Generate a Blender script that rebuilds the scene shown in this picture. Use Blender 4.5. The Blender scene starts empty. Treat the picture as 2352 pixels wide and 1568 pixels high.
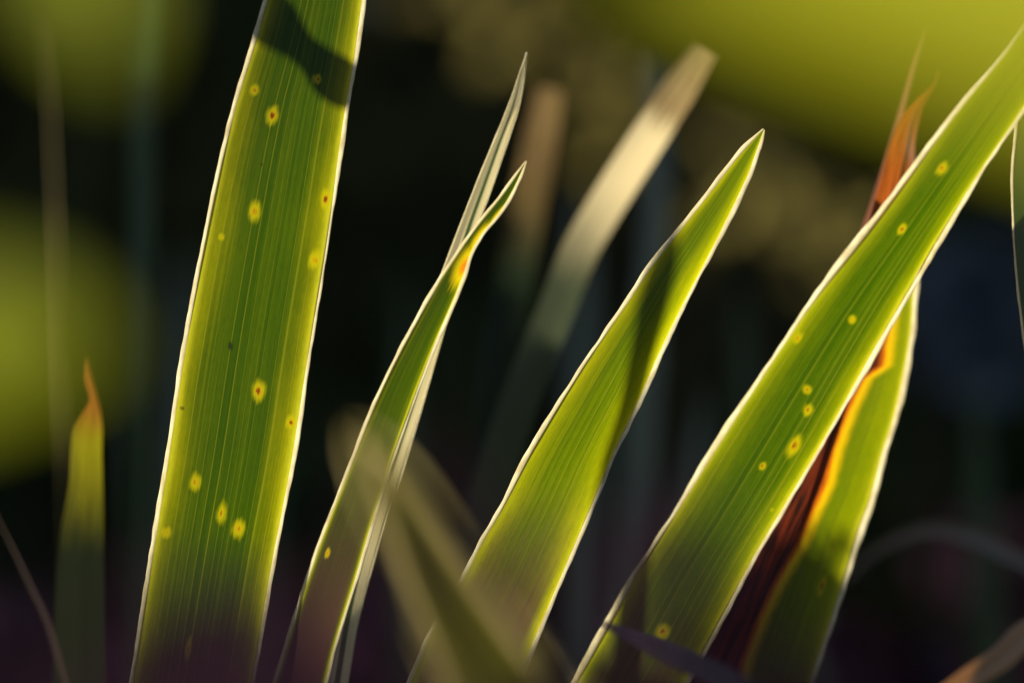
import bpy, math, random
import numpy as np
from mathutils import Vector, noise as mnoise

sc = bpy.context.scene
R = math.radians
# ------------------------------------------------------------------ camera
F = 0.736            # focus distance, metres
W = 0.265            # width of the field at that distance
H = 0.42             # height of the lens above the soil
cam_d = bpy.data.cameras.new('camera')
cam_d.sensor_width = 36.0
cam_d.lens = 100.0
cam_d.clip_start = 0.02
cam_d.clip_end = 400.0
cam_d.dof.use_dof = True
cam_d.dof.focus_distance = F
cam_d.dof.aperture_fstop = 2.8
cam = bpy.data.objects.new('camera', cam_d)
sc.collection.objects.link(cam)
cam.location = (0, -F, H)
cam.rotation_euler = (R(90), 0, 0)
sc.camera = cam
# ------------------------------------------------------------------ sky and sun
SUN_EL, SUN_AZ = R(33), R(35)         # azimuth: to the left of straight ahead
SUN = Vector((-math.sin(SUN_AZ)*math.cos(SUN_EL), math.cos(SUN_AZ)*math.cos(SUN_EL), math.sin(SUN_EL)))
world = bpy.data.worlds.new('World'); sc.world = world; world.use_nodes = True
wn = world.node_tree.nodes; wl = world.node_tree.links
sky = wn.new('ShaderNodeTexSky'); sky.sky_type = 'NISHITA'; sky.sun_disc = False
sky.sun_elevation = SUN_EL; sky.sun_rotation = -SUN_AZ
wl.new(sky.outputs['Color'], wn['Background'].inputs['Color'])
wn['Background'].inputs['Strength'].default_value = 0.085
sun_d = bpy.data.lights.new('sun', 'SUN'); sun_d.energy = 5.0; sun_d.angle = R(0.53); sun_d.color = (1.0, 0.92, 0.74)
sun = bpy.data.objects.new('sun', sun_d); sc.collection.objects.link(sun)
sun.rotation_euler = SUN.to_track_quat('Z', 'Y').to_euler()
sun.location = SUN*10
sc.view_settings.view_transform = 'Standard'; sc.view_settings.look = 'None'
sc.view_settings.gamma = 1.0; sc.view_settings.use_curve_mapping = False
sc.view_settings.exposure = 0.3
sc.cycles.max_bounces = 6; sc.cycles.diffuse_bounces = 4; sc.cycles.transmission_bounces = 4
sc.cycles.glossy_bounces = 2; sc.cycles.use_denoising = True
sc.cycles.sample_clamp_indirect = 4.0

# ------------------------------------------------------------------ helpers
C = sc.collection
def link(o, parent=None):
    C.objects.link(o); o.parent = parent; return o
def tag(o, label, cat, group=None):
    o['label'] = label; o['category'] = cat
    if group: o['group'] = group
    return o
def mesh(name, v, f, mat, parent=None, smooth=True):
    m = bpy.data.meshes.new(name); m.from_pydata([tuple(p) for p in v], [], [tuple(q) for q in f])
    if smooth: m.polygons.foreach_set('use_smooth', [True]*len(m.polygons))
    m.materials.append(mat); m.update()
    return link(bpy.data.objects.new(name, m), parent)
def grid_faces(n, m):
    i, j = np.meshgrid(np.arange(n-1), np.arange(m-1), indexing='ij')
    a = (i*m+j).ravel()
    return np.stack([a, a+1, a+m+1, a+m], 1)
def px(x, y, dep):
    """a pixel of the 2352 x 1568 view and a distance behind the focus plane -> a point"""
    k = W/2352*(F+dep)/F
    return np.array([(x-1176)*k, dep, H-(y-784)*k])
def spline(pts, n):
    p = np.asarray(pts, float)
    if len(p) == 2: return p[0]+(p[1]-p[0])*np.linspace(0, 1, n)[:, None]
    d = np.r_[0, np.cumsum(np.linalg.norm(np.diff(p, axis=0), axis=1))]
    m = np.zeros_like(p)
    for i in range(len(p)):
        a, b = max(i-1, 0), min(i+1, len(p)-1)
        m[i] = (p[b]-p[a])/(d[b]-d[a])
    def ev(t):
        i = np.clip(np.searchsorted(d, t, side='right')-1, 0, len(d)-2)
        h = (d[i+1]-d[i])[:, None]; s = ((t-d[i])/(d[i+1]-d[i]))[:, None]
        return ((2*s**3-3*s**2+1)*p[i]+(s**3-2*s**2+s)*h*m[i]+(-2*s**3+3*s**2)*p[i+1]+(s**3-s**2)*h*m[i+1])
    tt = np.linspace(0, d[-1], n*6); q = ev(tt)
    a = np.r_[0, np.cumsum(np.linalg.norm(np.diff(q, axis=0), axis=1))]
    return ev(np.interp(np.linspace(0, a[-1], n), a, tt))

# ------------------------------------------------------------------ materials
class NT:
    def __init__(s, name):
        s.m = bpy.data.materials.new(name); s.m.use_nodes = True
        s.t = s.m.node_tree; s.t.nodes.clear(); s.out = s.t.nodes.new('ShaderNodeOutputMaterial')
    def n(s, typ, **kw):
        o = s.t.nodes.new('ShaderNode'+typ)
        for k, v in kw.items(): setattr(o, k, v)
        return o
    def put(s, sock, v):
        if hasattr(v, 'is_linked') or isinstance(v, bpy.types.NodeSocket): s.t.links.new(v, sock)
        elif v is not None:
            sock.default_value = (tuple(v)+(1,) if isinstance(v, (tuple, list)) and len(v) == 3 and sock.type == 'RGBA' else v)
    def math(s, op, a, b=None, c=None, clamp=False):
        o = s.n('Math', operation=op, use_clamp=clamp)
        for i, v in enumerate((a, b, c)):
            if v is not None: s.put(o.inputs[i], v)
        return o.outputs[0]
    def step(s, v, a, b, x=0.0, y=1.0):
        o = s.n('MapRange', interpolation_type='SMOOTHSTEP')
        s.put(o.inputs[0], v)
        for i, q in enumerate((a, b, x, y)): o.inputs[i+1].default_value = q
        return o.outputs[0]
    def mix(s, f, a, b, mode='MIX'):
        o = s.n('Mix', data_type='RGBA', blend_type=mode)
        s.put(o.inputs[0], f); s.put(o.inputs[6], a); s.put(o.inputs[7], b)
        return o.outputs[2]
    def noise(s, vec, scale, detail=2.0, rough=0.5):
        o = s.n('TexNoise'); s.put(o.inputs['Vector'], vec)
        o.inputs['Scale'].default_value = scale; o.inputs['Detail'].default_value = detail; o.inputs['Roughness'].default_value = rough
        return o.outputs['Fac']
    def comb(s, x, y, z=0.0):
        o = s.n('CombineXYZ'); s.put(o.inputs[0], x); s.put(o.inputs[1], y); s.put(o.inputs[2], z); return o.outputs[0]
    def leaf_shader(s, tcol, dcol, trans=0.72, gloss=0.05, rough=0.35, bump=None, bstr=0.2, fres=0.5):
        tr = s.n('BsdfTranslucent'); df = s.n('BsdfDiffuse'); gl = s.n('BsdfGlossy')
        s.put(tr.inputs['Color'], tcol); s.put(df.inputs['Color'], dcol); s.put(gl.inputs['Color'], (1, 1, 1)); gl.inputs['Roughness'].default_value = rough
        if bump is not None:
            b = s.n('Bump'); b.inputs['Strength'].default_value = bstr; b.inputs['Distance'].default_value = 0.0004
            s.put(b.inputs['Height'], bump)
            for q in (df, gl): s.t.links.new(b.outputs[0], q.inputs['Normal'])
        a = s.n('AddShader') if trans is None else s.n('MixShader')
        if trans is None:
            s.t.links.new(tr.outputs[0], a.inputs[0]); s.t.links.new(df.outputs[0], a.inputs[1])
        else:
            a.inputs[0].default_value = trans
            s.t.links.new(df.outputs[0], a.inputs[1]); s.t.links.new(tr.outputs[0], a.inputs[2])
        fr = s.n('LayerWeight'); fr.inputs['Blend'].default_value = 0.25
        g = s.n('MixShader'); s.put(g.inputs[0], s.math('MULTIPLY_ADD', fr.outputs['Fresnel'], fres, gloss))
        s.t.links.new(a.outputs[0], g.inputs[1]); s.t.links.new(gl.outputs[0], g.inputs[2])
        s.t.links.new(g.outputs[0], s.out.inputs[0])
        return s.m

def blade_material(name, mid=(0.06, 0.115, 0.001), edge=(0.27, 0.29, 0.001), veins=9, vein_c=(0.24, 0.23, 0.012), vein_f=0.75, edge0=0.5,
                   base_col=(0.075, 0.035, 0.028), base_v=(2.0, 3.0), core=(0.17, 0.035, 0.004), halo=(0.40, 0.36, 0.002), seed=0.0, front=0.2,
                   gloss=0.008, necro=False, skew=0.0, rim=(0.55, 0.52, 0.02)):
    s = NT(name)
    uv = s.n('UVMap', uv_map='leaf').outputs[0]
    sp = s.n('SeparateXYZ'); s.put(sp.inputs[0], uv); u, v = sp.outputs[0], sp.outputs[1]
    sd = s.math('ADD', v, seed)
    # tissue thins towards the two edges
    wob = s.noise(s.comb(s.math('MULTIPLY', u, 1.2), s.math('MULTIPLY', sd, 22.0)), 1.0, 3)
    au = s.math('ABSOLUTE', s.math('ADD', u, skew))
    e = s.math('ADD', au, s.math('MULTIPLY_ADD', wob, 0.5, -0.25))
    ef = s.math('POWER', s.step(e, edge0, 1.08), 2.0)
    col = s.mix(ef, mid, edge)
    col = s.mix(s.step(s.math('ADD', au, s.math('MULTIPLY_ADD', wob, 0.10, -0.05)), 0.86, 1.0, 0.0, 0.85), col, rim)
    # soft lengthwise streaks and blotches
    st = s.noise(s.comb(s.math('MULTIPLY', u, 9.0), s.math('MULTIPLY', sd, 5.0), seed), 1.0, 4, 0.6)
    col = s.mix(s.step(st, 0.30, 0.75), s.mix(0.35, col, (0.45, 0.52, 0.5), 'MULTIPLY'), s.mix(0.12, col, edge))
    bl = s.noise(s.comb(s.math('MULTIPLY', u, 2.2), s.math('MULTIPLY', sd, 55.0), seed+3), 1.0, 5, 0.65)
    col = s.mix(s.step(bl, 0.42, 0.72, 0.0, 0.45), col, s.mix(1.0, col, (1.45, 1.25, 0.9), 'MULTIPLY'))
    ce = s.noise(s.comb(s.math('MULTIPLY', u, 26.0), s.math('MULTIPLY', sd, 420.0), seed), 1.0, 3, 0.6)
    col = s.mix(s.step(ce, 0.35, 0.7, 0.0, 0.30), col, s.mix(1.0, col, (0.55, 0.62, 0.6), 'MULTIPLY'))
    # fine parallel ribs, then the main veins
    fine = s.noise(s.comb(s.math('MULTIPLY', u, 42.0), s.math('MULTIPLY', sd, 2.0), seed), 1.0, 2)
    col = s.mix(s.step(fine, 0.35, 0.7, 0.0, 0.35), col, s.mix(1.0, col, (0.62, 0.68, 0.7), 'MULTIPLY'))
    wv = s.noise(s.comb(s.math('MULTIPLY', u, 3.0), s.math('MULTIPLY', sd, 0.8), seed+9), 1.0, 1)
    x = s.math('ADD', s.math('MULTIPLY', u, veins/2), s.math('MULTIPLY', wv, 2.6))
    fr = s.math('ABSOLUTE', s.math('MULTIPLY_ADD', s.math('FRACT', x), 2.0, -1.0))
    vl = s.math('MULTIPLY', s.step(fr, 0.78, 1.0), s.step(au, 0.97, 0.8))
    vamp = s.noise(s.comb(s.math('MULTIPLY', u, 4.0), s.math('MULTIPLY', sd, 4.0), seed+5), 1.0, 2)
    col = s.mix(s.math('MULTIPLY', vl, s.step(vamp, 0.3, 0.75, 0.15*vein_f, vein_f)), col, vein_c)
    # purple-brown pigment of the thick leaf base, also painting in shade there
    bn = s.math('ADD', v, s.math('MULTIPLY_ADD', st, 0.05, -0.025))
    bf = s.math('MULTIPLY', s.step(bn, base_v[0], base_v[1]), s.step(au, 1.0, 0.72))
    col = s.mix(bf, col, base_col)
    # leaf-spot stains
    d = s.n('Attribute', attribute_name='spot').outputs['Fac']
    ns = s.noise(s.comb(s.math('MULTIPLY', u, 30.0), s.math('MULTIPLY', v, 300.0)), 1.0, 2)
    n2 = s.noise(s.comb(s.math('MULTIPLY', u, 9.0), s.math('MULTIPLY', v, 90.0), 7.0), 1.0, 1)
    d = s.math('ADD', d, s.math('ADD', s.math('MULTIPLY_ADD', ns, 0.7, -0.35), s.math('MULTIPLY_ADD', n2, 0.8, -0.46)))
    col = s.mix(s.step(d, 1.4, 0.35, 0.0, 0.92), col, halo)
    col = s.mix(s.step(d, 0.62, 0.25, 0.0, 0.55), col, (0.42, 0.17, 0.002))
    col = s.mix(s.step(d, 0.36, 0.12), col, core)
    col = s.mix(s.step(s.n('Attribute', attribute_name='speck').outputs['Fac'], 1.3, 0.5, 0.0, 0.85), col, (0.012, 0.012, 0.006))
    if necro:
        q = s.n('Attribute', attribute_name='dead').outputs['Fac']     # millimetres inside the dead strip
        q = s.math('ADD', q, s.math('MULTIPLY_ADD', ns, 1.2, -0.6))
        dn = s.noise(s.comb(s.math('MULTIPLY', u, 10.0), s.math('MULTIPLY', v, 38.0), 4.0), 1.0, 4, 0.65)
        dd = s.mix(s.step(dn, 0.36, 0.66), (0.016, 0.008, 0.005), (0.18, 0.026, 0.006))
        dd = s.mix(s.step(dn, 0.60, 0.78, 0, 0.8), dd, (0.30, 0.06, 0.012))
        tipc = s.mix(s.step(dn, 0.35, 0.6), (0.07, 0.014, 0.003), (0.34, 0.085, 0.010))
        dd = s.mix(s.step(v, 0.060, 0.038), dd, tipc)
        col = s.mix(s.step(q, -3.0, -0.2), col, (0.66, 0.42, 0.003))
        col = s.mix(s.step(q, -0.6, 0.9), col, (0.48, 0.10, 0.003))
        col = s.mix(s.step(q, 0.5, 2.0), col, dd)
    dif = s.mix(1.0, col, (front, front, front*1.1), 'MULTIPLY')
    return s.leaf_shader(col, dif, trans=None, gloss=gloss, rough=0.38, bump=s.math('ADD', s.math('MULTIPLY', fine, 0.5), vl), bstr=0.35, fres=0.2)

def plain_leaf(name, t, d, gloss=0.04, rough=0.4, streak=0.5, stripe=None, scale=30.0, spots=None):
    s = NT(name)
    uv = s.n('UVMap', uv_map='leaf').outputs[0]
    sp = s.n('SeparateXYZ'); s.put(sp.inputs[0], uv); u, v = sp.outputs[0], sp.outputs[1]
    f = s.noise(s.comb(s.math('MULTIPLY', u, 7.0), s.math('MULTIPLY', v, 14.0)), 1.0, 4, 0.6)
    g = s.noise(s.comb(s.math('MULTIPLY', u, 2.0), s.math('MULTIPLY', v, scale)), 1.0, 3, 0.6)
    k = s.math('ADD', s.math('MULTIPLY', s.step(f, 0.3, 0.7), 0.5), s.math('MULTIPLY', s.step(g, 0.3, 0.7), 0.5))
    lo = tuple(c*(1-streak) for c in t); ld = tuple(c*(1-streak) for c in d)
    tc = s.mix(k, lo, t); dc = s.mix(k, ld, d)
    if stripe:
        w = s.math('MULTIPLY', s.step(u, stripe[0]-0.1, stripe[0]), s.step(u, stripe[1]+0.1, stripe[1]))
        tc = s.mix(w, tc, stripe[2]); dc = s.mix(w, dc, stripe[2])
    return s.leaf_shader(tc, dc, trans=None, gloss=gloss, rough=rough, bump=f, bstr=0.3)

def tip_shade_leaf(name, tipc, midc, low, v0, v1, front=0.35, fres=0.12):
    """tip, middle and lower colours, for withered tips and for painted sun and shade"""
    s = NT(name)
    uv = s.n('UVMap', uv_map='leaf').outputs[0]
    sp = s.n('SeparateXYZ'); s.put(sp.inputs[0], uv); u, v = sp.outputs[0], sp.outputs[1]
    f = s.noise(s.comb(s.math('MULTIPLY', u, 4.0), s.math('MULTIPLY', v, 60.0)), 1.0, 4, 0.6)
    vv = s.math('ADD', v, s.math('MULTIPLY_ADD', f, 0.02, -0.01))
    c = s.mix(s.step(f, 0.35, 0.65), tuple(q*0.45 for q in tipc), tipc)
    c = s.mix(s.step(vv, v0-0.006, v0+0.004), c, midc)
    c = s.mix(s.step(vv, v1-0.02, v1+0.02), c, low)
    return s.leaf_shader(c, s.mix(1.0, c, (front,)*3, 'MULTIPLY'), trans=None, gloss=0.01, bump=f, fres=fres)

def margin_material(name, c=(0.97, 0.88, 0.56), f=0.85):
    s = NT(name)
    uv = s.n('UVMap', uv_map='leaf').outputs[0]
    sp = s.n('SeparateXYZ'); s.put(sp.inputs[0], uv)
    g = s.noise(s.comb(sp.outputs[0], s.math('MULTIPLY', sp.outputs[1], 120.0)), 1.0, 4, 0.6)
    col = s.mix(s.step(g, 0.3, 0.7), tuple(q*k for q, k in zip(c, (0.62, 0.56, 0.45))), c)
    return s.leaf_shader(col, col, trans=f, gloss=0.03, rough=0.3, fres=0.15)

M_margin = margin_material('pale_leaf_margin')
M_margin_dim = margin_material('dull_leaf_margin', (0.55, 0.48, 0.26))
M_margin_fg = margin_material('olive_leaf_margin', (0.55, 0.46, 0.20))
M_margin_pink = margin_material('pinkish_leaf_margin', (0.75, 0.52, 0.36))

# ------------------------------------------------------------------ leaf builder
def leaf(name, label, cat, L, Rr, mat, dep=0.0, group=None, n=220, m=20, bulge=0.0012, margin=M_margin, mr=0.00042, base=None, spots=(),
         dead=None, specks=(), mstart=0.0, offset=None, split=None, split_name='dead_tip', fold=0.0, wav=0.0006, ground=True, seed=1, basew=0.8, top_n=None):
    """L and Rr: the two edges in view pixels, tip first.  dep: distance behind the focus plane, a number or (tip L, tip R, end L, end R)."""
    rng = random.Random(seed)
    if not isinstance(dep, (tuple, list)): dep = (dep,)*4
    l2, r2 = spline(L, n), spline(Rr, n)
    s = np.linspace(0, 1, n)
    dl = dep[0]+(dep[2]-dep[0])*s; dr = dep[1]+(dep[3]-dep[1])*s
    Lw = np.array([px(l2[i, 0], l2[i, 1], dl[i]) for i in range(n)])
    Rw = np.array([px(r2[i, 0], r2[i, 1], dr[i]) for i in range(n)])
    if offset is not None: Lw = Lw+offset; Rw = Rw+offset
    npix = n
    if ground:
        cE = (Lw[-1]+Rw[-1])/2; k = max(3, n//12); tE = cE-(Lw[-k]+Rw[-k])/2; tE /= np.linalg.norm(tE)
        hgt = cE[2]
        if base is None: bx, by = cE[0]+tE[0]/max(abs(tE[2]), .3)*hgt*0.45, cE[1]+0.01
        else: bx, by = base
        P1 = np.array([bx, by, -0.012]); dist = np.linalg.norm(P1-cE)
        ne = max(8, int(dist/0.006)); t = np.linspace(0, 1, ne+1)[1:, None]
        T0, T1 = tE*dist*1.0, np.array([0, 0, -1.0])*dist*1.0
        c = (2*t**3-3*t**2+1)*cE+(t**3-2*t**2+t)*T0+(-2*t**3+3*t**2)*P1+(t**3-t**2)*T1
        hw = (Rw[-1]-Lw[-1])/2; sc_ = 1+(basew-1)*t
        Lw = np.vstack([Lw, c-hw*sc_]); Rw = np.vstack([Rw, c+hw*sc_])
    N = len(Lw); cen = (Lw+Rw)/2
    vlen = np.r_[0, np.cumsum(np.linalg.norm(np.diff(cen, axis=0), axis=1))]
    tang = np.gradient(cen, axis=0); wid = Rw-Lw
    nor = np.cross(wid, tang); nl = np.linalg.norm(nor, axis=1, keepdims=True); nor = nor/np.where(nl < 1e-12, 1, nl)
    for i in range(N):
        if nl[i] < 1e-12: nor[i] = nor[min(i+2, N-1)]
    if nor[N//2][1] > 0: nor = -nor                               # towards the lens
    width = np.linalg.norm(wid, axis=1)
    us = np.linspace(-1, 1, m+1)
    ph = rng.random()*9
    V = np.zeros((N, m+1, 3)); UV = np.zeros((N, m+1, 2))
    for j, u in enumerate(us):
        b = np.minimum(bulge, width*0.08)*(1-u*u)
        w_ = wav*np.sin(vlen*55+ph+u*1.3)*np.minimum(1, width/0.01)
        fo = fold*width*(1-abs(u))
        V[:, j] = Lw+wid*((u+1)/2)+nor*(b+w_-fo)[:, None]
        UV[:, j, 0] = u; UV[:, j, 1] = vlen
    root = bpy.data.objects.new(name, None); link(root)
    tag(root, label, cat, group)
    root.empty_display_size = 0.02
    origin = cen[-1].copy(); origin[2] = max(origin[2], 0.0)
    root.location = origin
    def sub(part, a, b):
        v = (V[a:b]-origin).reshape(-1, 3); f = grid_faces(b-a, m+1)
        o = mesh(part, v, f, mat, root)
        uvl = o.data.uv_layers.new(name='leaf'); li = np.zeros(len(o.data.loops), int); o.data.loops.foreach_get('vertex_index', li)
        uvl.data.foreach_set('uv', UV[a:b].reshape(-1, 2)[li].ravel())
        # stains, measured in view pixels on the leaf itself
        P = np.zeros((b-a, m+1, 2)); k = min(b, npix)-a
        if k > 0:
            w = ((us+1)/2)[None, :, None]; P[:k] = l2[a:a+k, None]*(1-w)+r2[a:a+k, None]*w
        if k < b-a: P[max(k, 0):] = (-9999, 9999)
        att = o.data.attributes.new('spot', 'FLOAT', 'POINT'); D = np.full(P.shape[:2], 9.0)
        for (cx, cy, ra, rb) in spots:
            dd = np.abs((l2[:, 1]+r2[:, 1])/2-cy).argmin(); q = min(max(dd, 4), n-5)
            t = (l2[q+4]+r2[q+4]-l2[q-4]-r2[q-4]); t /= np.linalg.norm(t)
            ex, ey = P[..., 0]-cx, P[..., 1]-cy
            D = np.minimum(D, np.hypot((ex*t[1]-ey*t[0])/ra, (ex*t[0]+ey*t[1])/rb))
        att.data.foreach_set('value', D.ravel().astype(np.float32))
        att = o.data.attributes.new('speck', 'FLOAT', 'POINT'); D = np.full(P.shape[:2], 9.0)
        for (cx, cy, ra, rb) in specks: D = np.minimum(D, np.hypot((P[..., 0]-cx)/ra, (P[..., 1]-cy)/rb))
        att.data.foreach_set('value', D.ravel().astype(np.float32))
        if dead is not None:
            bx = np.interp(P[..., 1], dead[:, 1], dead[:, 0])
            q = (bx-P[..., 0])/8.9*0.9
            att = o.data.attributes.new('dead', 'FLOAT', 'POINT'); att.data.foreach_set('value', q.ravel().astype(np.float32))
        return o
    if split:
        ks = int(np.searchsorted(vlen, split)); sub('blade', ks, N); sub(split_name, 0, ks+1)
    else: sub('blade', 0, N)
    if margin is not None:
        m0 = int(np.searchsorted(vlen, mstart))
        for E, sg in ((Lw, -1), (Rw, 1)):
            K = 6; te = np.gradient(E, axis=0); te /= np.maximum(np.linalg.norm(te, axis=1, keepdims=True), 1e-9)
            n1 = nor-te*np.sum(nor*te, 1, keepdims=True); n1 /= np.maximum(np.linalg.norm(n1, axis=1, keepdims=True), 1e-9); n2 = np.cross(te, n1)
            jit = np.array([mnoise.noise(Vector((v_*220, sg*3.3, seed))) for v_ in vlen])
            lo = np.array([mnoise.noise(Vector((v_*35, sg*7.1, seed+2))) for v_ in vlen])
            rr = mr*np.clip(vlen/0.006+0.25, 0, 1)*(1+0.22*jit+0.55*lo)
            ang = np.linspace(-0.5*math.pi, 0.5*math.pi, K)       # a thin rolled rim, hollow towards the lens
            out = wid*sg/np.maximum(width, 1e-6)[:, None]
            T = (E+out*(rr*0.94)[:, None])[:, None]+n1[:, None]*(np.cos(ang)[None, :, None]*(rr*-0.35)[:, None, None])+n2[:, None]*(np.sin(ang)[None, :, None]*rr[:, None, None])
            o = mesh('margin', (T[m0:]-origin).reshape(-1, 3), grid_faces(N-m0, K), margin, root)
            uvl = o.data.uv_layers.new(name='leaf'); li = np.zeros(len(o.data.loops), int); o.data.loops.foreach_get('vertex_index', li)
            uq = np.stack(np.broadcast_arrays(np.linspace(0, 1, K)[None], vlen[m0:, None]), -1).reshape(-1, 2)
            uvl.data.foreach_set('uv', uq[li].ravel())
    return root

def strip(cl, hw):
    """edges of a narrow blade from its centre line and half widths (pixels)"""
    c = spline(cl, 40); q = np.asarray(cl, float); a = np.r_[0, np.cumsum(np.linalg.norm(np.diff(q, axis=0), axis=1))]; h = np.interp(np.linspace(0, 1, 40), a/a[-1], hw)
    t = np.gradient(c, axis=0); t /= np.linalg.norm(t, axis=1, keepdims=True); nn = np.stack([t[:, 1], -t[:, 0]], 1)
    a, b = c+nn*h[:, None], c-nn*h[:, None]
    return (a, b) if a[20, 0] < b[20, 0] else (b, a)

# ------------------------------------------------------------------ ground
s = NT('dark_soil')
tc = s.n('TexCoord').outputs['Object']
a = s.noise(tc, 3.0, 5, 0.6); b = s.noise(tc, 60.0, 4, 0.6)
col = s.mix(s.step(a, 0.3, 0.7), (0.018, 0.010, 0.013), (0.040, 0.024, 0.022))
col = s.mix(s.step(b, 0.45, 0.7, 0, 0.6), col, (0.060, 0.040, 0.028))
df = s.n('BsdfDiffuse'); s.put(df.inputs['Color'], col); df.inputs['Roughness'].default_value = 0.8
bp = s.n('Bump'); bp.inputs['Distance'].default_value = 0.02; s.put(bp.inputs['Height'], s.math('ADD', b, s.math('MULTIPLY', a, 2.0)))
s.t.links.new(bp.outputs[0], df.inputs['Normal']); s.t.links.new(df.outputs[0], s.out.inputs[0])
M_soil = s.m
gx = np.r_[-150, -40, -12, np.linspace(-6, 6, 90), 12, 40, 150]; gy = np.r_[-150, -40, -12, np.linspace(-4, 8, 90), 14, 40, 150]
gv = []
for x in gx:
    for y in gy:
        k = 1.0 if abs(x) < 6.5 and -4.5 < y < 8.5 else 0.0
        gv.append((x, y, k*(0.022*mnoise.noise(Vector((x*2.2, y*2.2, 0)))+0.010*mnoise.noise(Vector((x*8, y*8, 3))))-0.012))
g = mesh('soil', gv, grid_faces(len(gx), len(gy)), M_soil); g['kind'] = 'structure'

# ------------------------------------------------------------------ the leaves in focus
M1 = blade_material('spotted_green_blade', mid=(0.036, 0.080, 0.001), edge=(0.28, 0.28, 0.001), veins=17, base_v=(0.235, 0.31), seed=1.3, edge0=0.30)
leaf('iris_leaf', 'tall broad green leaf with many yellow leaf spots and a dark shadow across its top', 'leaf',
     [(835, -560), (740, -400), (668, -200), (615, 0), (594, 74), (538, 260), (482, 505), (425, 811), (387, 1057), (359, 1228), (304, 1568)],
     [(835, -560), (868, -400), (858, -200), (832, 0), (811, 151), (792, 260), (756, 505), (719, 737), (671, 1050), (626, 1284), (577, 1568)],
     M1, dep=(0.014, 0.006, -0.004, 0.003), group='sharp leaves of the iris clump', n=420, m=34, bulge=0.0012, mr=0.00052, seed=3,
     spots=[(586, 208, 10, 13), (627, 268, 13, 21), (731, 184, 9, 11), (586, 487, 13, 25), (748, 458, 11, 22), (509, 545, 8, 9), (722, 597, 13, 23),
            (593, 897, 15, 23), (668, 970, 11, 16), (447, 1106, 12, 21), (508, 1180, 11, 26), (547, 1214, 13, 23), (380, 1222, 11, 14), (430, 1490, 7, 30)], specks=[(418, 937, 6, 6), (530, 795, 6, 13), (604, 381, 3, 6), (445, 1490, 4, 4)])
M2 = blade_material('orange_streaked_blade', mid=(0.032, 0.066, 0.002), edge=(0.20, 0.23, 0.002), veins=10, base_v=(0.065, 0.15), seed=4.1, core=(0.62, 0.17, 0.004), halo=(0.60, 0.46, 0.003), edge0=0.45)
leaf('iris_leaf', 'narrow tapering green leaf with an orange and yellow streak below its tip', 'leaf',
     [(1209, 370), (1161, 439), (1092, 526), (1050, 586), (1004, 658), (904, 839), (851, 955), (812, 1056), (730, 1267), (633, 1568)],
     [(1209, 370), (1177, 439), (1144, 492), (1104, 540), (1078, 588), (1062, 637), (1030, 716), (1002, 779), (960, 885), (905, 1036), (858, 1182), (812, 1340), (770, 1474), (746, 1568)],
     M2, dep=(-0.008, -0.008, -0.008, -0.007), group='sharp leaves of the iris clump', n=340, m=26, bulge=0.001, mr=0.00042, seed=5,
     spots=[(1146, 497, 9, 30), (1104, 550, 15, 42), (1066, 612, 20, 50), (752, 1270, 5, 12)])
M2b = plain_leaf('painted_sheen_channelled_blade', (0.50, 0.43, 0.22), (0.55, 0.48, 0.27), gloss=0.10, rough=0.3, streak=0.35, stripe=(0.12, 0.40, (0.03, 0.05, 0.015)))  # pale straw tone paints the low sun's sheen on this face
leaf('iris_leaf', 'thin straw coloured leaf with a dark groove, tip crossing above the orange streaked leaf', 'leaf',
     [(1209, 120), (1172, 232), (1110, 385), (1057, 520), (1004, 660), (940, 840), (870, 1060), (800, 1290), (745, 1568)],
     [(1211, 121), (1192, 240), (1158, 345), (1125, 440), (1096, 520), (1060, 632), (1027, 730), (978, 899), (937, 1036), (872, 1242), (823, 1421), (795, 1568)],
     M2b, dep=(0.012, 0.016, 0.010, 0.018), group='sharp leaves of the iris clump', n=300, m=18, bulge=0.0, fold=0.08, mr=0.00020, margin=M_margin, seed=7)
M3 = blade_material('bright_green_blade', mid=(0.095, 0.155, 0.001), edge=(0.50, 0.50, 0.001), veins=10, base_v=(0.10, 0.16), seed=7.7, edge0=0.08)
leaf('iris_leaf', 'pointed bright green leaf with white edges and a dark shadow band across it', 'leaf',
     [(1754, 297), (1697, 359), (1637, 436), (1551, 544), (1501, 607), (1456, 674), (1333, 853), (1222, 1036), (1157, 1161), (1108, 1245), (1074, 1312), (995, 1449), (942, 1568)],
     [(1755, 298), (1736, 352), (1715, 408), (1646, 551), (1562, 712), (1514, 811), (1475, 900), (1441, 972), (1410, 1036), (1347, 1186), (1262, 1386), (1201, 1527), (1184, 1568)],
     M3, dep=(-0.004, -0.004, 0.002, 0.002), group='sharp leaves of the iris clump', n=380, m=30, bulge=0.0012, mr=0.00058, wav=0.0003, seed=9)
M5 = blade_material('long_green_blade', mid=(0.042, 0.096, 0.001), edge=(0.28, 0.32, 0.001), veins=11, base_v=(0.195, 0.25), seed=11.2, edge0=0.22)
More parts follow.
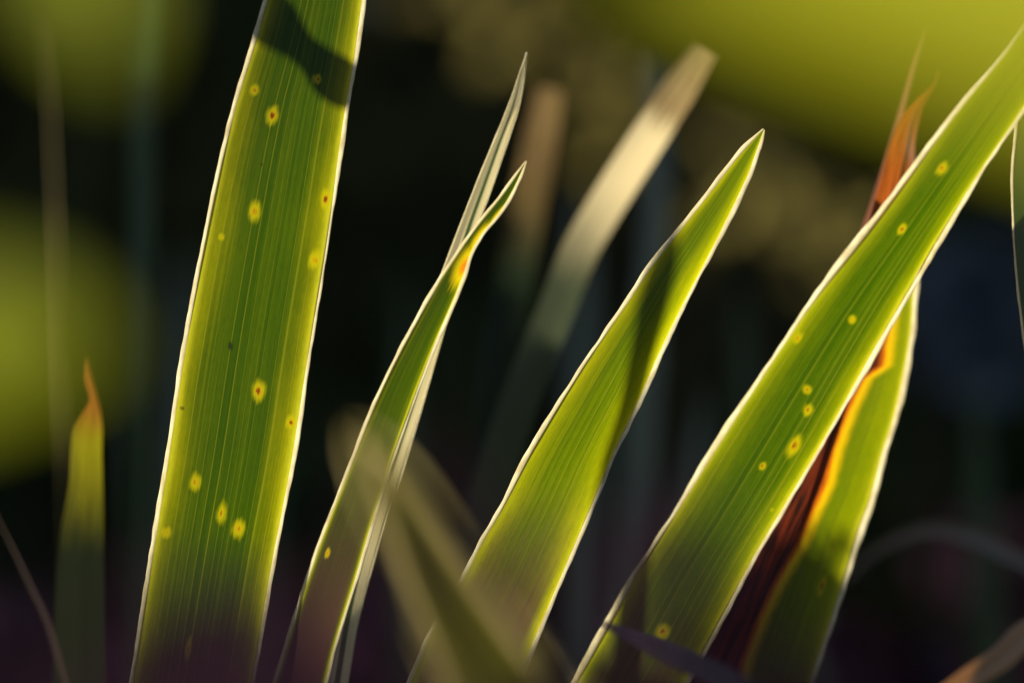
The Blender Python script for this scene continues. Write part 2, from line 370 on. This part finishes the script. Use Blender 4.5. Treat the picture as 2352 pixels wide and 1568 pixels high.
leaf('iris_leaf', 'long slanting green leaf with small yellow spots crossing in front of the brown striped leaf', 'leaf',
     [(2560, -170), (2460, -60), (2375, 40), (2302, 137), (2221, 232), (2123, 359), (2000, 523), (1877, 681), (1771, 836), (1640, 1038), (1570, 1150), (1473, 1298), (1396, 1435), (1322, 1568)],
     [(2560, -170), (2490, 15), (2420, 132), (2337, 264), (2263, 376), (2167, 528), (2098, 646), (2017, 786), (1947, 909), (1872, 1040), (1806, 1151), (1736, 1270), (1666, 1397), (1599, 1520), (1572, 1568)],
     M5, dep=(-0.020, -0.016, -0.010, -0.006), group='sharp leaves of the iris clump', n=420, m=32, bulge=0.0012, mr=0.00066, seed=11,
     spots=[(2158, 386, 10, 17), (2067, 524, 8, 13), (1956, 733, 9, 11), (1832, 776, 8, 16), (1851, 893, 9, 11), (1854, 940, 11, 15), (1822, 1020, 12, 27), (1748, 1067, 7, 9), (1770, 1168, 4, 6), (1520, 1447, 15, 19)])
M6 = blade_material('brown_striped_blade', mid=(0.11, 0.16, 0.001), edge=(0.30, 0.33, 0.001), veins=6, base_v=(0.34, 0.40), seed=15.0, necro=True, edge0=0.2, vein_f=0.4)
dead = np.array([(2400, -50), (2300, 200), (2200, 330), (2120, 372), (2096, 420), (2060, 600), (2038, 765), (2028, 839), (1982, 870), (1947, 944), (1915, 1032), (1898, 1108), (1863, 1186), (1834, 1256), (1785, 1340), (1750, 1414), (1715, 1509), (1701, 1568), (1640, 1800)], float)
leaf('iris_leaf', 'leaf with a dead brown stripe edged in orange and a withered orange tip', 'leaf',
     [(2153, 160), (2140, 192), (2105, 226), (2072, 262), (2047, 316), (2024, 404), (1985, 545), (1935, 700), (1860, 880), (1770, 1060), (1680, 1240), (1610, 1400), (1545, 1568)],
     [(2154, 162), (2147, 198), (2122, 246), (2106, 316), (2104, 376), (2106, 470), (2104, 560), (2098, 646), (2091, 751), (2074, 857), (2052, 959), (2028, 1036), (1996, 1151), (1972, 1214), (1947, 1298), (1922, 1379), (1887, 1485), (1857, 1568)],
     M6, dep=(0.030, 0.034, 0.014, 0.022), group='sharp leaves of the iris clump', n=420, m=40, bulge=0.001, mr=0.00085, mstart=0.05, seed=13, dead=dead, spots=[(1887, 1345, 8, 26)], split=0.030)
M7 = plain_leaf('dull_green_blade', (0.03, 0.05, 0.004), (0.03, 0.05, 0.01), streak=0.3)
leaf('iris_leaf', 'dull green leaf edge passing beside the long slanting leaf tip', 'leaf',
     [(2350, 150), (2337, 290), (2327, 397), (2330, 540), (2338, 640), (2352, 760), (2385, 1000), (2430, 1300), (2470, 1568)],
     [(2352, 150), (2400, 290), (2440, 420), (2470, 560), (2490, 680), (2510, 800), (2560, 1100), (2610, 1350), (2650, 1568)],
     M7, dep=-0.008, n=160, m=12, mr=0.0003, group='sharp leaves of the iris clump', seed=15)
M8 = plain_leaf('dry_grass_blade', (0.45, 0.34, 0.16), (0.40, 0.30, 0.15), streak=0.5)
M8p = plain_leaf('pinkish_dry_blade', (0.40, 0.15, 0.07), (0.38, 0.16, 0.08), streak=0.5)
l, r = strip([(2128, 60), (2105, 130), (2068, 262), (2020, 430), (1978, 560), (1900, 800), (1800, 1100), (1650, 1568)], [1, 4, 6, 9, 10, 10, 10, 10])
leaf('grass_blade', 'thin dry grass blade rising behind the withered orange leaf tip', 'grass blade', l, r, M8p, dep=(0.037, 0.037, 0.026, 0.026), n=120, m=4, margin=None, bulge=0.0003, seed=17, group='stray grass blades')
# ------------------------------------------------------------------ leaves just behind the sharp ones
Mstalk = plain_leaf('dull_brown_stalk', (0.05, 0.028, 0.014), (0.16, 0.11, 0.08), gloss=0.06, streak=0.5)
GB = 'blurred leaves behind the clump'
Mcream = tip_shade_leaf('painted_sun_cream_blade', (0.30, 0.21, 0.09), (0.56, 0.45, 0.24), (0.045, 0.055, 0.028), 0.026, 0.062, front=0.9)  # cream top and dark lower half paint its sunlit and shaded parts
Mtan2 = tip_shade_leaf('painted_sun_tan_blade', (0.20, 0.13, 0.05), (0.14, 0.09, 0.03), (0.014, 0.024, 0.010), 0.030, 0.042)  # tan top paints the sun on it, dark lower part the shade
Mtan = plain_leaf('tan_dry_blade', (0.16, 0.11, 0.04), (0.20, 0.16, 0.10), gloss=0.06, streak=0.3)
Mgrey = plain_leaf('grey_green_blade', (0.03, 0.045, 0.02), (0.12, 0.14, 0.10), gloss=0.05, rough=0.45, streak=0.3)
Mdark = plain_leaf('deep_green_blade', (0.02, 0.04, 0.008), (0.03, 0.05, 0.02), gloss=0.02, streak=0.3)
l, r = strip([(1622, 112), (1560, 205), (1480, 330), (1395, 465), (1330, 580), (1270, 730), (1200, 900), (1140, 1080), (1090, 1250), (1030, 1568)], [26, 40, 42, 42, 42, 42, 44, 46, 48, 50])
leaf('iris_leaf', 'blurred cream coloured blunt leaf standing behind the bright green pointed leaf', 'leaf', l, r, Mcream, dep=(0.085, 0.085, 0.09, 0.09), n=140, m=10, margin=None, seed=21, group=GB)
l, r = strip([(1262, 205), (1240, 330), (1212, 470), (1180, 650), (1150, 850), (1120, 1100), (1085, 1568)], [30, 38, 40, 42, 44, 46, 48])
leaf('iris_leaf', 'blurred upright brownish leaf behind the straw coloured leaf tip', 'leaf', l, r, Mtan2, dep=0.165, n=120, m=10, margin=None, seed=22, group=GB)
l, r = strip([(1500, 130), (1508, 300), (1505, 500), (1490, 750), (1470, 1000), (1460, 1300), (1440, 1568)], [14, 24, 28, 34, 40, 42, 44])
leaf('iris_leaf', 'faint dark upright leaf behind the cream coloured blunt leaf', 'leaf', l, r, Mgrey, dep=0.26, n=100, m=8, margin=None, seed=23, group=GB)
Mtip = tip_shade_leaf('withered_tip_blade', (0.30, 0.10, 0.015), (0.22, 0.20, 0.005), (0.008, 0.012, 0.005), 0.018, 0.030)  # near-black lower colour paints in shade below the withered tip
leaf('iris_leaf', 'short blurred leaf with a withered orange tip beside the tall spotted leaf', 'leaf',
     [(200, 822), (196, 870), (207, 918), (190, 950), (170, 985), (163, 1050), (160, 1110), (140, 1220), (128, 1340), (122, 1568)],
     [(202, 822), (212, 870), (224, 918), (231, 950), (235, 985), (234, 1040), (236, 1110), (238, 1220), (240, 1340), (242, 1568)],
     Mtip, dep=(-0.040, -0.040, -0.040, -0.036), n=140, m=12, margin=None, fold=0.12, seed=24, group=GB, split=0.018)
l, r = strip([(92, 60), (112, 200), (122, 380), (132, 640), (140, 900), (146, 1060), (160, 1568)], [1, 1.5, 2, 2, 3, 3, 3])
leaf('grass_blade', 'faint blurred hair-thin grass blade beside the short withered tip leaf', 'grass blade', l, r, tip_shade_leaf('fading_grass_blade', (0.30, 0.24, 0.12), (0.34, 0.26, 0.12), (0.02, 0.02, 0.01), 0.04, 0.085), dep=-0.12, n=90, m=4, margin=None, bulge=0.0002, seed=25, group='stray grass blades')
l, r = strip([(-30, 1140), (30, 1260), (68, 1340), (110, 1430), (150, 1568)], [1, 3, 4, 5, 6])
leaf('grass_blade', 'short dim grass blade leaning towards the withered tip leaf', 'grass blade', l, r, Mstalk, dep=-0.05, n=60, m=4, margin=None, bulge=0.0002, seed=26, group='stray grass blades')
# dry arching stalks at the foot of the clump
l, r = strip([(1940, 1330), (2000, 1272), (2070, 1232), (2150, 1214), (2230, 1232), (2300, 1262), (2370, 1300), (2480, 1390), (2540, 1568)], [6, 9, 12, 15, 19, 17, 15, 15, 15])
Mstalk = plain_leaf('dull_brown_stalk', (0.05, 0.028, 0.014), (0.16, 0.11, 0.08), gloss=0.06, streak=0.5)
leaf('dry_leaf', 'dim brown dead leaf arching over beside the brown striped leaf', 'dead leaf', l, r, Mstalk, dep=0.14, n=120, m=8, margin=None, fold=0.2, seed=27, group='dead arching leaves')
l, r = strip([(2130, 1610), (2220, 1560), (2300, 1508), (2360, 1452), (2460, 1430), (2560, 1500), (2620, 1700)], [12, 26, 30, 30, 26, 24, 22])
Mstalk2 = plain_leaf('tan_brown_stalk', (0.20, 0.085, 0.025), (0.34, 0.17, 0.07), gloss=0.06, streak=0.5)
leaf('dry_leaf', 'tan brown dead leaf curving up from the soil below the arching brown one', 'dead leaf', l, r, Mstalk2, dep=-0.05, n=120, m=8, margin=None, fold=0.15, seed=28, group='dead arching leaves')
# ------------------------------------------------------------------ leaves in front of the focus plane
GF = 'blurred leaves in front of the clump'
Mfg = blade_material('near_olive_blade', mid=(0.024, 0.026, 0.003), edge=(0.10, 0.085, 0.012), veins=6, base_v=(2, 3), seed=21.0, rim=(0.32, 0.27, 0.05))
leaf('iris_leaf', 'blurred olive leaf with pale edges leaning across the foot of the bright green leaf', 'leaf',
     [(815, 985), (838, 1090), (870, 1190), (915, 1320), (965, 1440), (1020, 1568)],
     [(817, 985), (905, 1062), (985, 1160), (1075, 1300), (1170, 1440), (1262, 1568)],
     Mfg, dep=(-0.22, -0.22, -0.20, -0.20), n=120, m=14, mr=0.0007, margin=M_margin_fg, seed=31, group=GF)
Mgp = plain_leaf('grey_purple_dry_blade', (0.012, 0.008, 0.010), (0.13, 0.10, 0.125), gloss=0.05, streak=0.35)
l, r = strip([(1352, 1420), (1400, 1440), (1480, 1474), (1570, 1514), (1660, 1556), (1760, 1610), (1860, 1680)], [2, 9, 20, 27, 28, 26, 24])
leaf('dry_leaf', 'grey purple dry leaf lying across the foot of the long slanting leaf', 'dead leaf', l, r, Mgp, dep=-0.055, n=110, m=10, margin=None, fold=0.1, seed=32, group=GF)
for i, (cl, hw, lab) in enumerate((
        ([(1106, 1500), (1140, 1535), (1200, 1560), (1290, 1610), (1340, 1700)], [1, 10, 16, 16, 14], 'small pinkish dry leaf tip below the blurred olive leaf'),
        ([(1244, 1412), (1280, 1480), (1330, 1570), (1370, 1660)], [1, 3, 4, 5], 'fine dry grass blade between the bright green leaf and the long slanting leaf'),
        ([(985, 1440), (1015, 1510), (1045, 1580), (1070, 1680)], [1, 3, 4, 5], 'fine dry grass blade in front of the blurred olive leaf'))):
    l, r = strip(cl, hw)
    leaf('grass_blade' if i else 'dry_leaf', lab, 'grass blade' if i else 'dead leaf', l, r, M8p if i == 0 else M8, dep=-0.06-0.03*i, n=60, m=4, margin=None, bulge=0.0002, seed=33+i, group='stray grass blades' if i else GF)
# three leaves close to the lens, far out of focus
Mnear = plain_leaf('near_green_blade', (0.15, 0.17, 0.003), (0.02, 0.03, 0.005), streak=0.25)
Mnear_y = plain_leaf('near_yellow_green_blade', (0.31, 0.315, 0.005), (0.05, 0.055, 0.01), streak=0.2)
l, r = strip([(230, 800), (130, 780), (0, 770), (-200, 800), (-450, 950), (-640, 1250), (-700, 1568)], [20, 120, 170, 200, 210, 210, 210])
leaf('iris_leaf', 'very blurred green leaf tip reaching in beside the withered tip leaf', 'leaf', l, r, Mnear, dep=-0.40, n=70, m=10, margin=None, seed=41, group=GF)
l, r = strip([(270, 150), (230, 40), (170, -120), (60, -400), (-150, -700), (-600, -880), (-1100, -500), (-1300, 500), (-1350, 1568)], [20, 100, 150, 180, 200, 210, 220, 220, 220])
leaf('iris_leaf', 'very blurred green leaf drooping in above the short withered tip leaf', 'leaf', l, r, Mnear, dep=-0.40, n=90, m=10, margin=None, seed=42, group=GF)
l, r = strip([(1420, -150), (1650, -140), (1950, -120), (2350, -50), (2850, 130), (3300, 600), (3500, 1100), (3560, 1568)], [20, 140, 240, 300, 320, 320, 300, 300])
leaf('iris_leaf', 'very blurred yellow green leaf arching over the tip of the long slanting leaf', 'leaf', l, r, Mnear_y, dep=-0.46, n=110, m=10, margin=None, seed=43, group=GF)

# ------------------------------------------------------------------ leaves added between the clump and the sun, shaped to throw the shadows
off = np.array(SUN*0.30)
l, r = strip([(905, 266), (850, 240), (800, 208), (762, 186), (730, 150), (692, 122), (662, 90), (650, 50), (645, 0), (600, -100), (480, -190), (250, -200), (0, -50), (-230, 300), (-330, 900), (-350, 1500)],
             [4, 46, 66, 40, 32, 70, 58, 40, 54, 50, 50, 50, 52, 54, 56, 58])
leaf('iris_leaf', 'bent green leaf added out of view to shade the tall spotted leaf', 'leaf', l, r, Mdark, offset=off, n=160, m=8, margin=None, seed=51, group=GB)
l, r = strip([(1545, 470), (1512, 570), (1478, 680), (1455, 800), (1436, 930), (1405, 1060), (1380, 1250), (1370, 1568), (1365, 2200)], [2, 22, 30, 30, 30, 30, 32, 34, 40])
leaf('iris_leaf', 'tall dark leaf added behind the tall spotted leaf to cast a shadow band', 'leaf', l, r, Mdark, offset=off, n=140, m=8, margin=None, seed=52, group=GB)

# ------------------------------------------------------------------ shaded leaves further back
rng = random.Random(5)
spots_b = [(420, 560, 0.40, 26), (930, 640, 0.42, 30), (1330, 420, 0.44, 34), (1700, 640, 0.38, 30), (1850, 840, 0.42, 36), (2240, 860, 0.36, 34), (1620, 900, 0.30, 30), (640, 700, 0.44, 34), (300, 860, 0.34, 26)]
for i, (x, y, d, hw) in enumerate(spots_b):
    lean = rng.uniform(-160, 60)
    l, r = strip([(x, y), (x+lean*.15, y+160), (x+lean*.5, y+480), (x+lean, y+900), (x+lean*1.1, y+1200)], [2, hw*.7, hw, hw*1.1, hw*1.1])
    leaf('iris_leaf', 'dim blurred leaf standing in the shade between the clump and the shrubs', 'leaf', l, r, (Mgrey, Mdark)[i % 2], dep=d, n=60, m=6, margin=None, seed=60+i, group='dim leaves in the shade behind the clump')

# ------------------------------------------------------------------ shrubs
def foliage_material(name, t, d, gloss=0.008):
    s = NT(name)
    r_ = s.n('ObjectInfo').outputs['Random']
    g_ = s.n('NewGeometry').outputs['Random Per Island']
    k = s.mix(g_, tuple(c*0.55 for c in t), tuple(c*1.3 for c in t)); kd = s.mix(g_, tuple(c*0.55 for c in d), tuple(c*1.3 for c in d))
    return s.leaf_shader(k, kd, trans=None, gloss=gloss, rough=0.5, fres=0.0)
M_fol = foliage_material('shrub_foliage', (0.060, 0.085, 0.010), (0.022, 0.034, 0.014), 0.0)
M_fol2 = foliage_material('hedge_foliage', (0.05, 0.06, 0.012), (0.12, 0.112, 0.046), 0.0)
def patchy(m, c):
    # broad patches of browner and greener growth through the hedge
    t = m.node_tree; df = [n for n in t.nodes if n.type == 'BSDF_DIFFUSE'][0]; src = df.inputs['Color'].links[0].from_socket
    ob = t.nodes.new('ShaderNodeTexCoord'); nz = t.nodes.new('ShaderNodeTexNoise'); nz.inputs['Scale'].default_value = 4.0; t.links.new(ob.outputs['Object'], nz.inputs['Vector'])
    mr = t.nodes.new('ShaderNodeMapRange'); mr.inputs[1].default_value = 0.42; mr.inputs[2].default_value = 0.6; t.links.new(nz.outputs['Fac'], mr.inputs[0])
    mx = t.nodes.new('ShaderNodeMix'); mx.data_type = 'RGBA'; mx.blend_type = 'MULTIPLY'; t.links.new(mr.outputs[0], mx.inputs[0]); t.links.new(src, mx.inputs[6]); mx.inputs[7].default_value = c
    t.links.new(mx.outputs[2], df.inputs['Color'])
patchy(M_fol2, (0.35, 0.55, 0.6, 1))
s = NT('bark'); df = s.n('BsdfDiffuse')
s.put(df.inputs['Color'], s.mix(s.noise(s.n('TexCoord').outputs['Object'], 40.0, 4), (0.02, 0.014, 0.01), (0.07, 0.05, 0.035))); s.t.links.new(df.outputs[0], s.out.inputs[0]); M_bark = s.m

def leaf_cloud(pts, size, seed, tilt=None):
    g = np.random.default_rng(seed); n = len(pts)
    a = g.normal(size=(n, 3)); a /= np.linalg.norm(a, axis=1, keepdims=True)
    b = g.normal(size=(n, 3)); b -= a*np.sum(a*b, 1, keepdims=True); b /= np.linalg.norm(b, axis=1, keepdims=True)
    c = np.cross(a, b); sz = size*g.uniform(0.6, 1.3, (n, 1))
    p = np.asarray(pts)
    V = np.stack([p-a*sz*.5, p-a*sz*.1+b*sz*.27+c*sz*.05, p-a*sz*.1-b*sz*.27+c*sz*.05, p+a*sz*.2+b*sz*.2+c*sz*.04, p+a*sz*.2-b*sz*.2+c*sz*.04, p+a*sz*.55-c*sz*.06, p-a*sz*.1, p+a*sz*.2], 1).reshape(-1, 3)
    k = (np.arange(n)*8)[:, None]
    Fc = np.concatenate([np.concatenate([k+q for q in t], 1) for t in ((0, 1, 6), (0, 6, 2))], 0)
    F4 = np.concatenate([np.concatenate([k+q for q in t], 1) for t in ((6, 1, 3, 7), (2, 6, 7, 4))], 0)
    F3 = np.concatenate([np.concatenate([k+q for q in t], 1) for t in ((7, 3, 5), (4, 7, 5))], 0)
    return V, [tuple(q) for q in Fc]+[tuple(q) for q in F4]+[tuple(q) for q in F3]

def shrub(name, label, cat, x, y, z0, z1, rx, ry, count, size, mat, group, seed, stems=3, flat=True):
    g = np.random.default_rng(seed)
    root = link(bpy.data.objects.new(name, None)); root.location = (x, y, 0); tag(root, label, cat, group); root.empty_display_size = 0.1
    p = g.uniform(-1, 1, (count*2, 3))
    q = np.abs(p)**(4 if flat else 2); p = p[q.sum(1) < 1][:count]
    p = p*np.array([rx, ry, (z1-z0)/2])+np.array([0, 0, (z0+z1)/2])
    V, Fs = leaf_cloud(p, size, seed+1)
    mesh('crown', V, Fs, mat, root, smooth=False)
    for k in range(stems):
        a = g.uniform(0, 6.28); bx, by = 0.05*math.cos(a), 0.05*math.sin(a)
        path = spline([(bx, by, -0.03), (bx*2+g.uniform(-.04, .04), by*2, z0*.4), (bx*4, by*4, z0), (g.uniform(-.6, .6)*rx, g.uniform(-.5, .5)*ry, z0+(z1-z0)*.7)], 14)
        v = []; f = []
        for i, c in enumerate(path):
            r_ = 0.014*(1-i/15)+0.002
            for j in range(6): v.append((c[0]+r_*math.cos(j*1.0472), c[1]+r_*math.sin(j*1.0472), c[2]))
        for i in range(13):
            for j in range(6): f.append((i*6+j, i*6+(j+1) % 6, i*6+6+(j+1) % 6, i*6+6+j))
        mesh('stem', v, f, M_bark, root)
    return root
CROWN_TOP, CROWN_LOW = 2.007, 1.62  # unseen crowns, added and shaped to shade leaf bases and pass low sun
for i in range(9):
    shrub('shrub', 'open-stemmed shrub added behind the iris clump to shade it, crown out of view', 'shrub', -4.7+i*0.8, 2.2, CROWN_LOW, CROWN_TOP, 0.62, 0.15, 3000, 0.07, M_fol, 'shrubs behind the iris clump', 100+i)
for i in range(11):
    shrub('hedge_shrub', 'dense dark shrub of the hedge behind everything', 'shrub', -5.0+i*1.0, 3.3+0.1*(i % 2), 0.0, 1.75, 0.75, 0.40, 9000, 0.11, M_fol2, 'dense dark hedge', 200+i, stems=2)
# weeds that catch the sun passing under the shrub crowns
M_weed = foliage_material('weed_foliage', (0.24, 0.20, 0.055), (0.06, 0.05, 0.025), 0.0)
def weed(x, y, dep, rad, count, label, mat=M_weed, size=0.035, seed=0, group='sunlit weeds behind the clump'):
    c = px(x, y, dep); k = W/2352*(F+dep)/F
    g = np.random.default_rng(seed)
    root = link(bpy.data.objects.new('weed', None)); root.location = (c[0], c[1], 0); tag(root, label, 'weed', group); root.empty_display_size = 0.05
    p = g.normal(size=(count, 3))*0.5*rad*k; p[:, 2] += c[2]
    V, Fs = leaf_cloud(p, size, seed+1); mesh('foliage', V, Fs, mat, root, smooth=False)
    for q in range(3):
        e = p[g.integers(count)]; path = spline([(g.uniform(-.01, .01), 0, -0.02), (e[0]*.3, e[1]*.3, c[2]*.5), e], 12); v = []; f = []
        for i, cc in enumerate(path):
            for j in range(5): v.append((cc[0]+0.0018*math.cos(j*1.2566), cc[1]+0.0018*math.sin(j*1.2566), cc[2]))
        for i in range(11):
            for j in range(5): f.append((i*5+j, i*5+(j+1) % 5, i*5+5+(j+1) % 5, i*5+5+j))
        mesh('stem', v, f, M_bark, root)
for i, (x, y, rad, cnt) in enumerate(((1170, 10, 120, 26), (1300, 120, 100, 20), (1400, 270, 80, 12), (1700, 440, 120, 12), (1880, 520, 130, 14), (1590, 540, 80, 6), (1000, -60, 120, 8))):
    weed(x, y, 1.22+0.03*(i % 3), rad, cnt, 'loose olive weed catching low sun in front of the dark hedge', seed=300+i)
# low purple-leaved plants in the shade
M_purple = foliage_material('purple_foliage', (0.012, 0.006, 0.010), (0.030, 0.020, 0.026), 0.0)
for i in range(7):
    x, y = -0.42+0.14*i, 0.42+0.10*((i*3) % 4)
    shrub('purple_plant', 'low purple leaved plant in the shade behind the clump', 'plant', x, y, 0.03, 0.27+0.03*(i % 3), 0.12, 0.08, 160, 0.05, M_purple, 'low purple leaved plants', 400+i, stems=3, flat=False)
M_purple2 = foliage_material('dark_purple_foliage', (0.028, 0.011, 0.022), (0.018, 0.010, 0.016), 0.0)
for i, (x, y, zt) in enumerate(((-0.055, -0.40, 0.409), (-0.012, -0.43, 0.397), (0.026, -0.38, 0.399))):
    shrub('purple_plant', 'very blurred dark purple plant in front of the foot of the clump', 'plant', x, y, 0.20, zt, 0.038, 0.03, 160, 0.022, M_purple2, 'dark purple plants in front of the clump', 500+i, stems=3, flat=False)
# glaucous weed in the shade, and an unseen leafy clump added to shade the leaf bases
M_glauc = foliage_material('glaucous_foliage', (0.03, 0.04, 0.04), (0.085, 0.10, 0.12), 0.0)
weed(2190, 700, 0.62, 170, 60, 'grey blue weed standing in the shade behind the long slanting leaf', M_glauc, 0.04, 320, 'weeds in the shade')
root = link(bpy.data.objects.new('weed', None)); g = np.random.default_rng(77)
c0 = px(1500, 1600, 0.0)+np.array(SUN)*0.8; root.location = (c0[0], c0[1], 0)
tag(root, 'unseen leafy weed added on the sun side to shade the clump', 'weed', 'weeds in the shade'); root.empty_display_size = 0.05
pp = [px(x, y, g.uniform(-0.006, 0.006))+np.array(SUN)*0.8 for x, y in zip(g.uniform(900, 2150, 900), g.uniform(1330, 2100, 900)) if y > 1550-(x > 1740)*min(95, (x-1740)*1.0)]
V, Fs = leaf_cloud(np.array(pp)-np.array([c0[0], c0[1], 0]), 0.022, 78); mesh('foliage', V, Fs, M_fol, root, smooth=False)
for q in range(4):
    e = np.array(pp[g.integers(len(pp))])-np.array([c0[0], c0[1], 0]); path = spline([(g.uniform(-.02, .02), 0, -0.02), (e[0]*.4, e[1]*.4, e[2]*.5), e], 14)
    v = [(c[0]+0.002*math.cos(j*1.2566), c[1]+0.002*math.sin(j*1.2566), c[2]) for c in path for j in range(5)]
    f = [(i*5+j, i*5+(j+1) % 5, i*5+5+(j+1) % 5, i*5+5+j) for i in range(13) for j in range(5)]
    mesh('stem', v, f, M_bark, root)
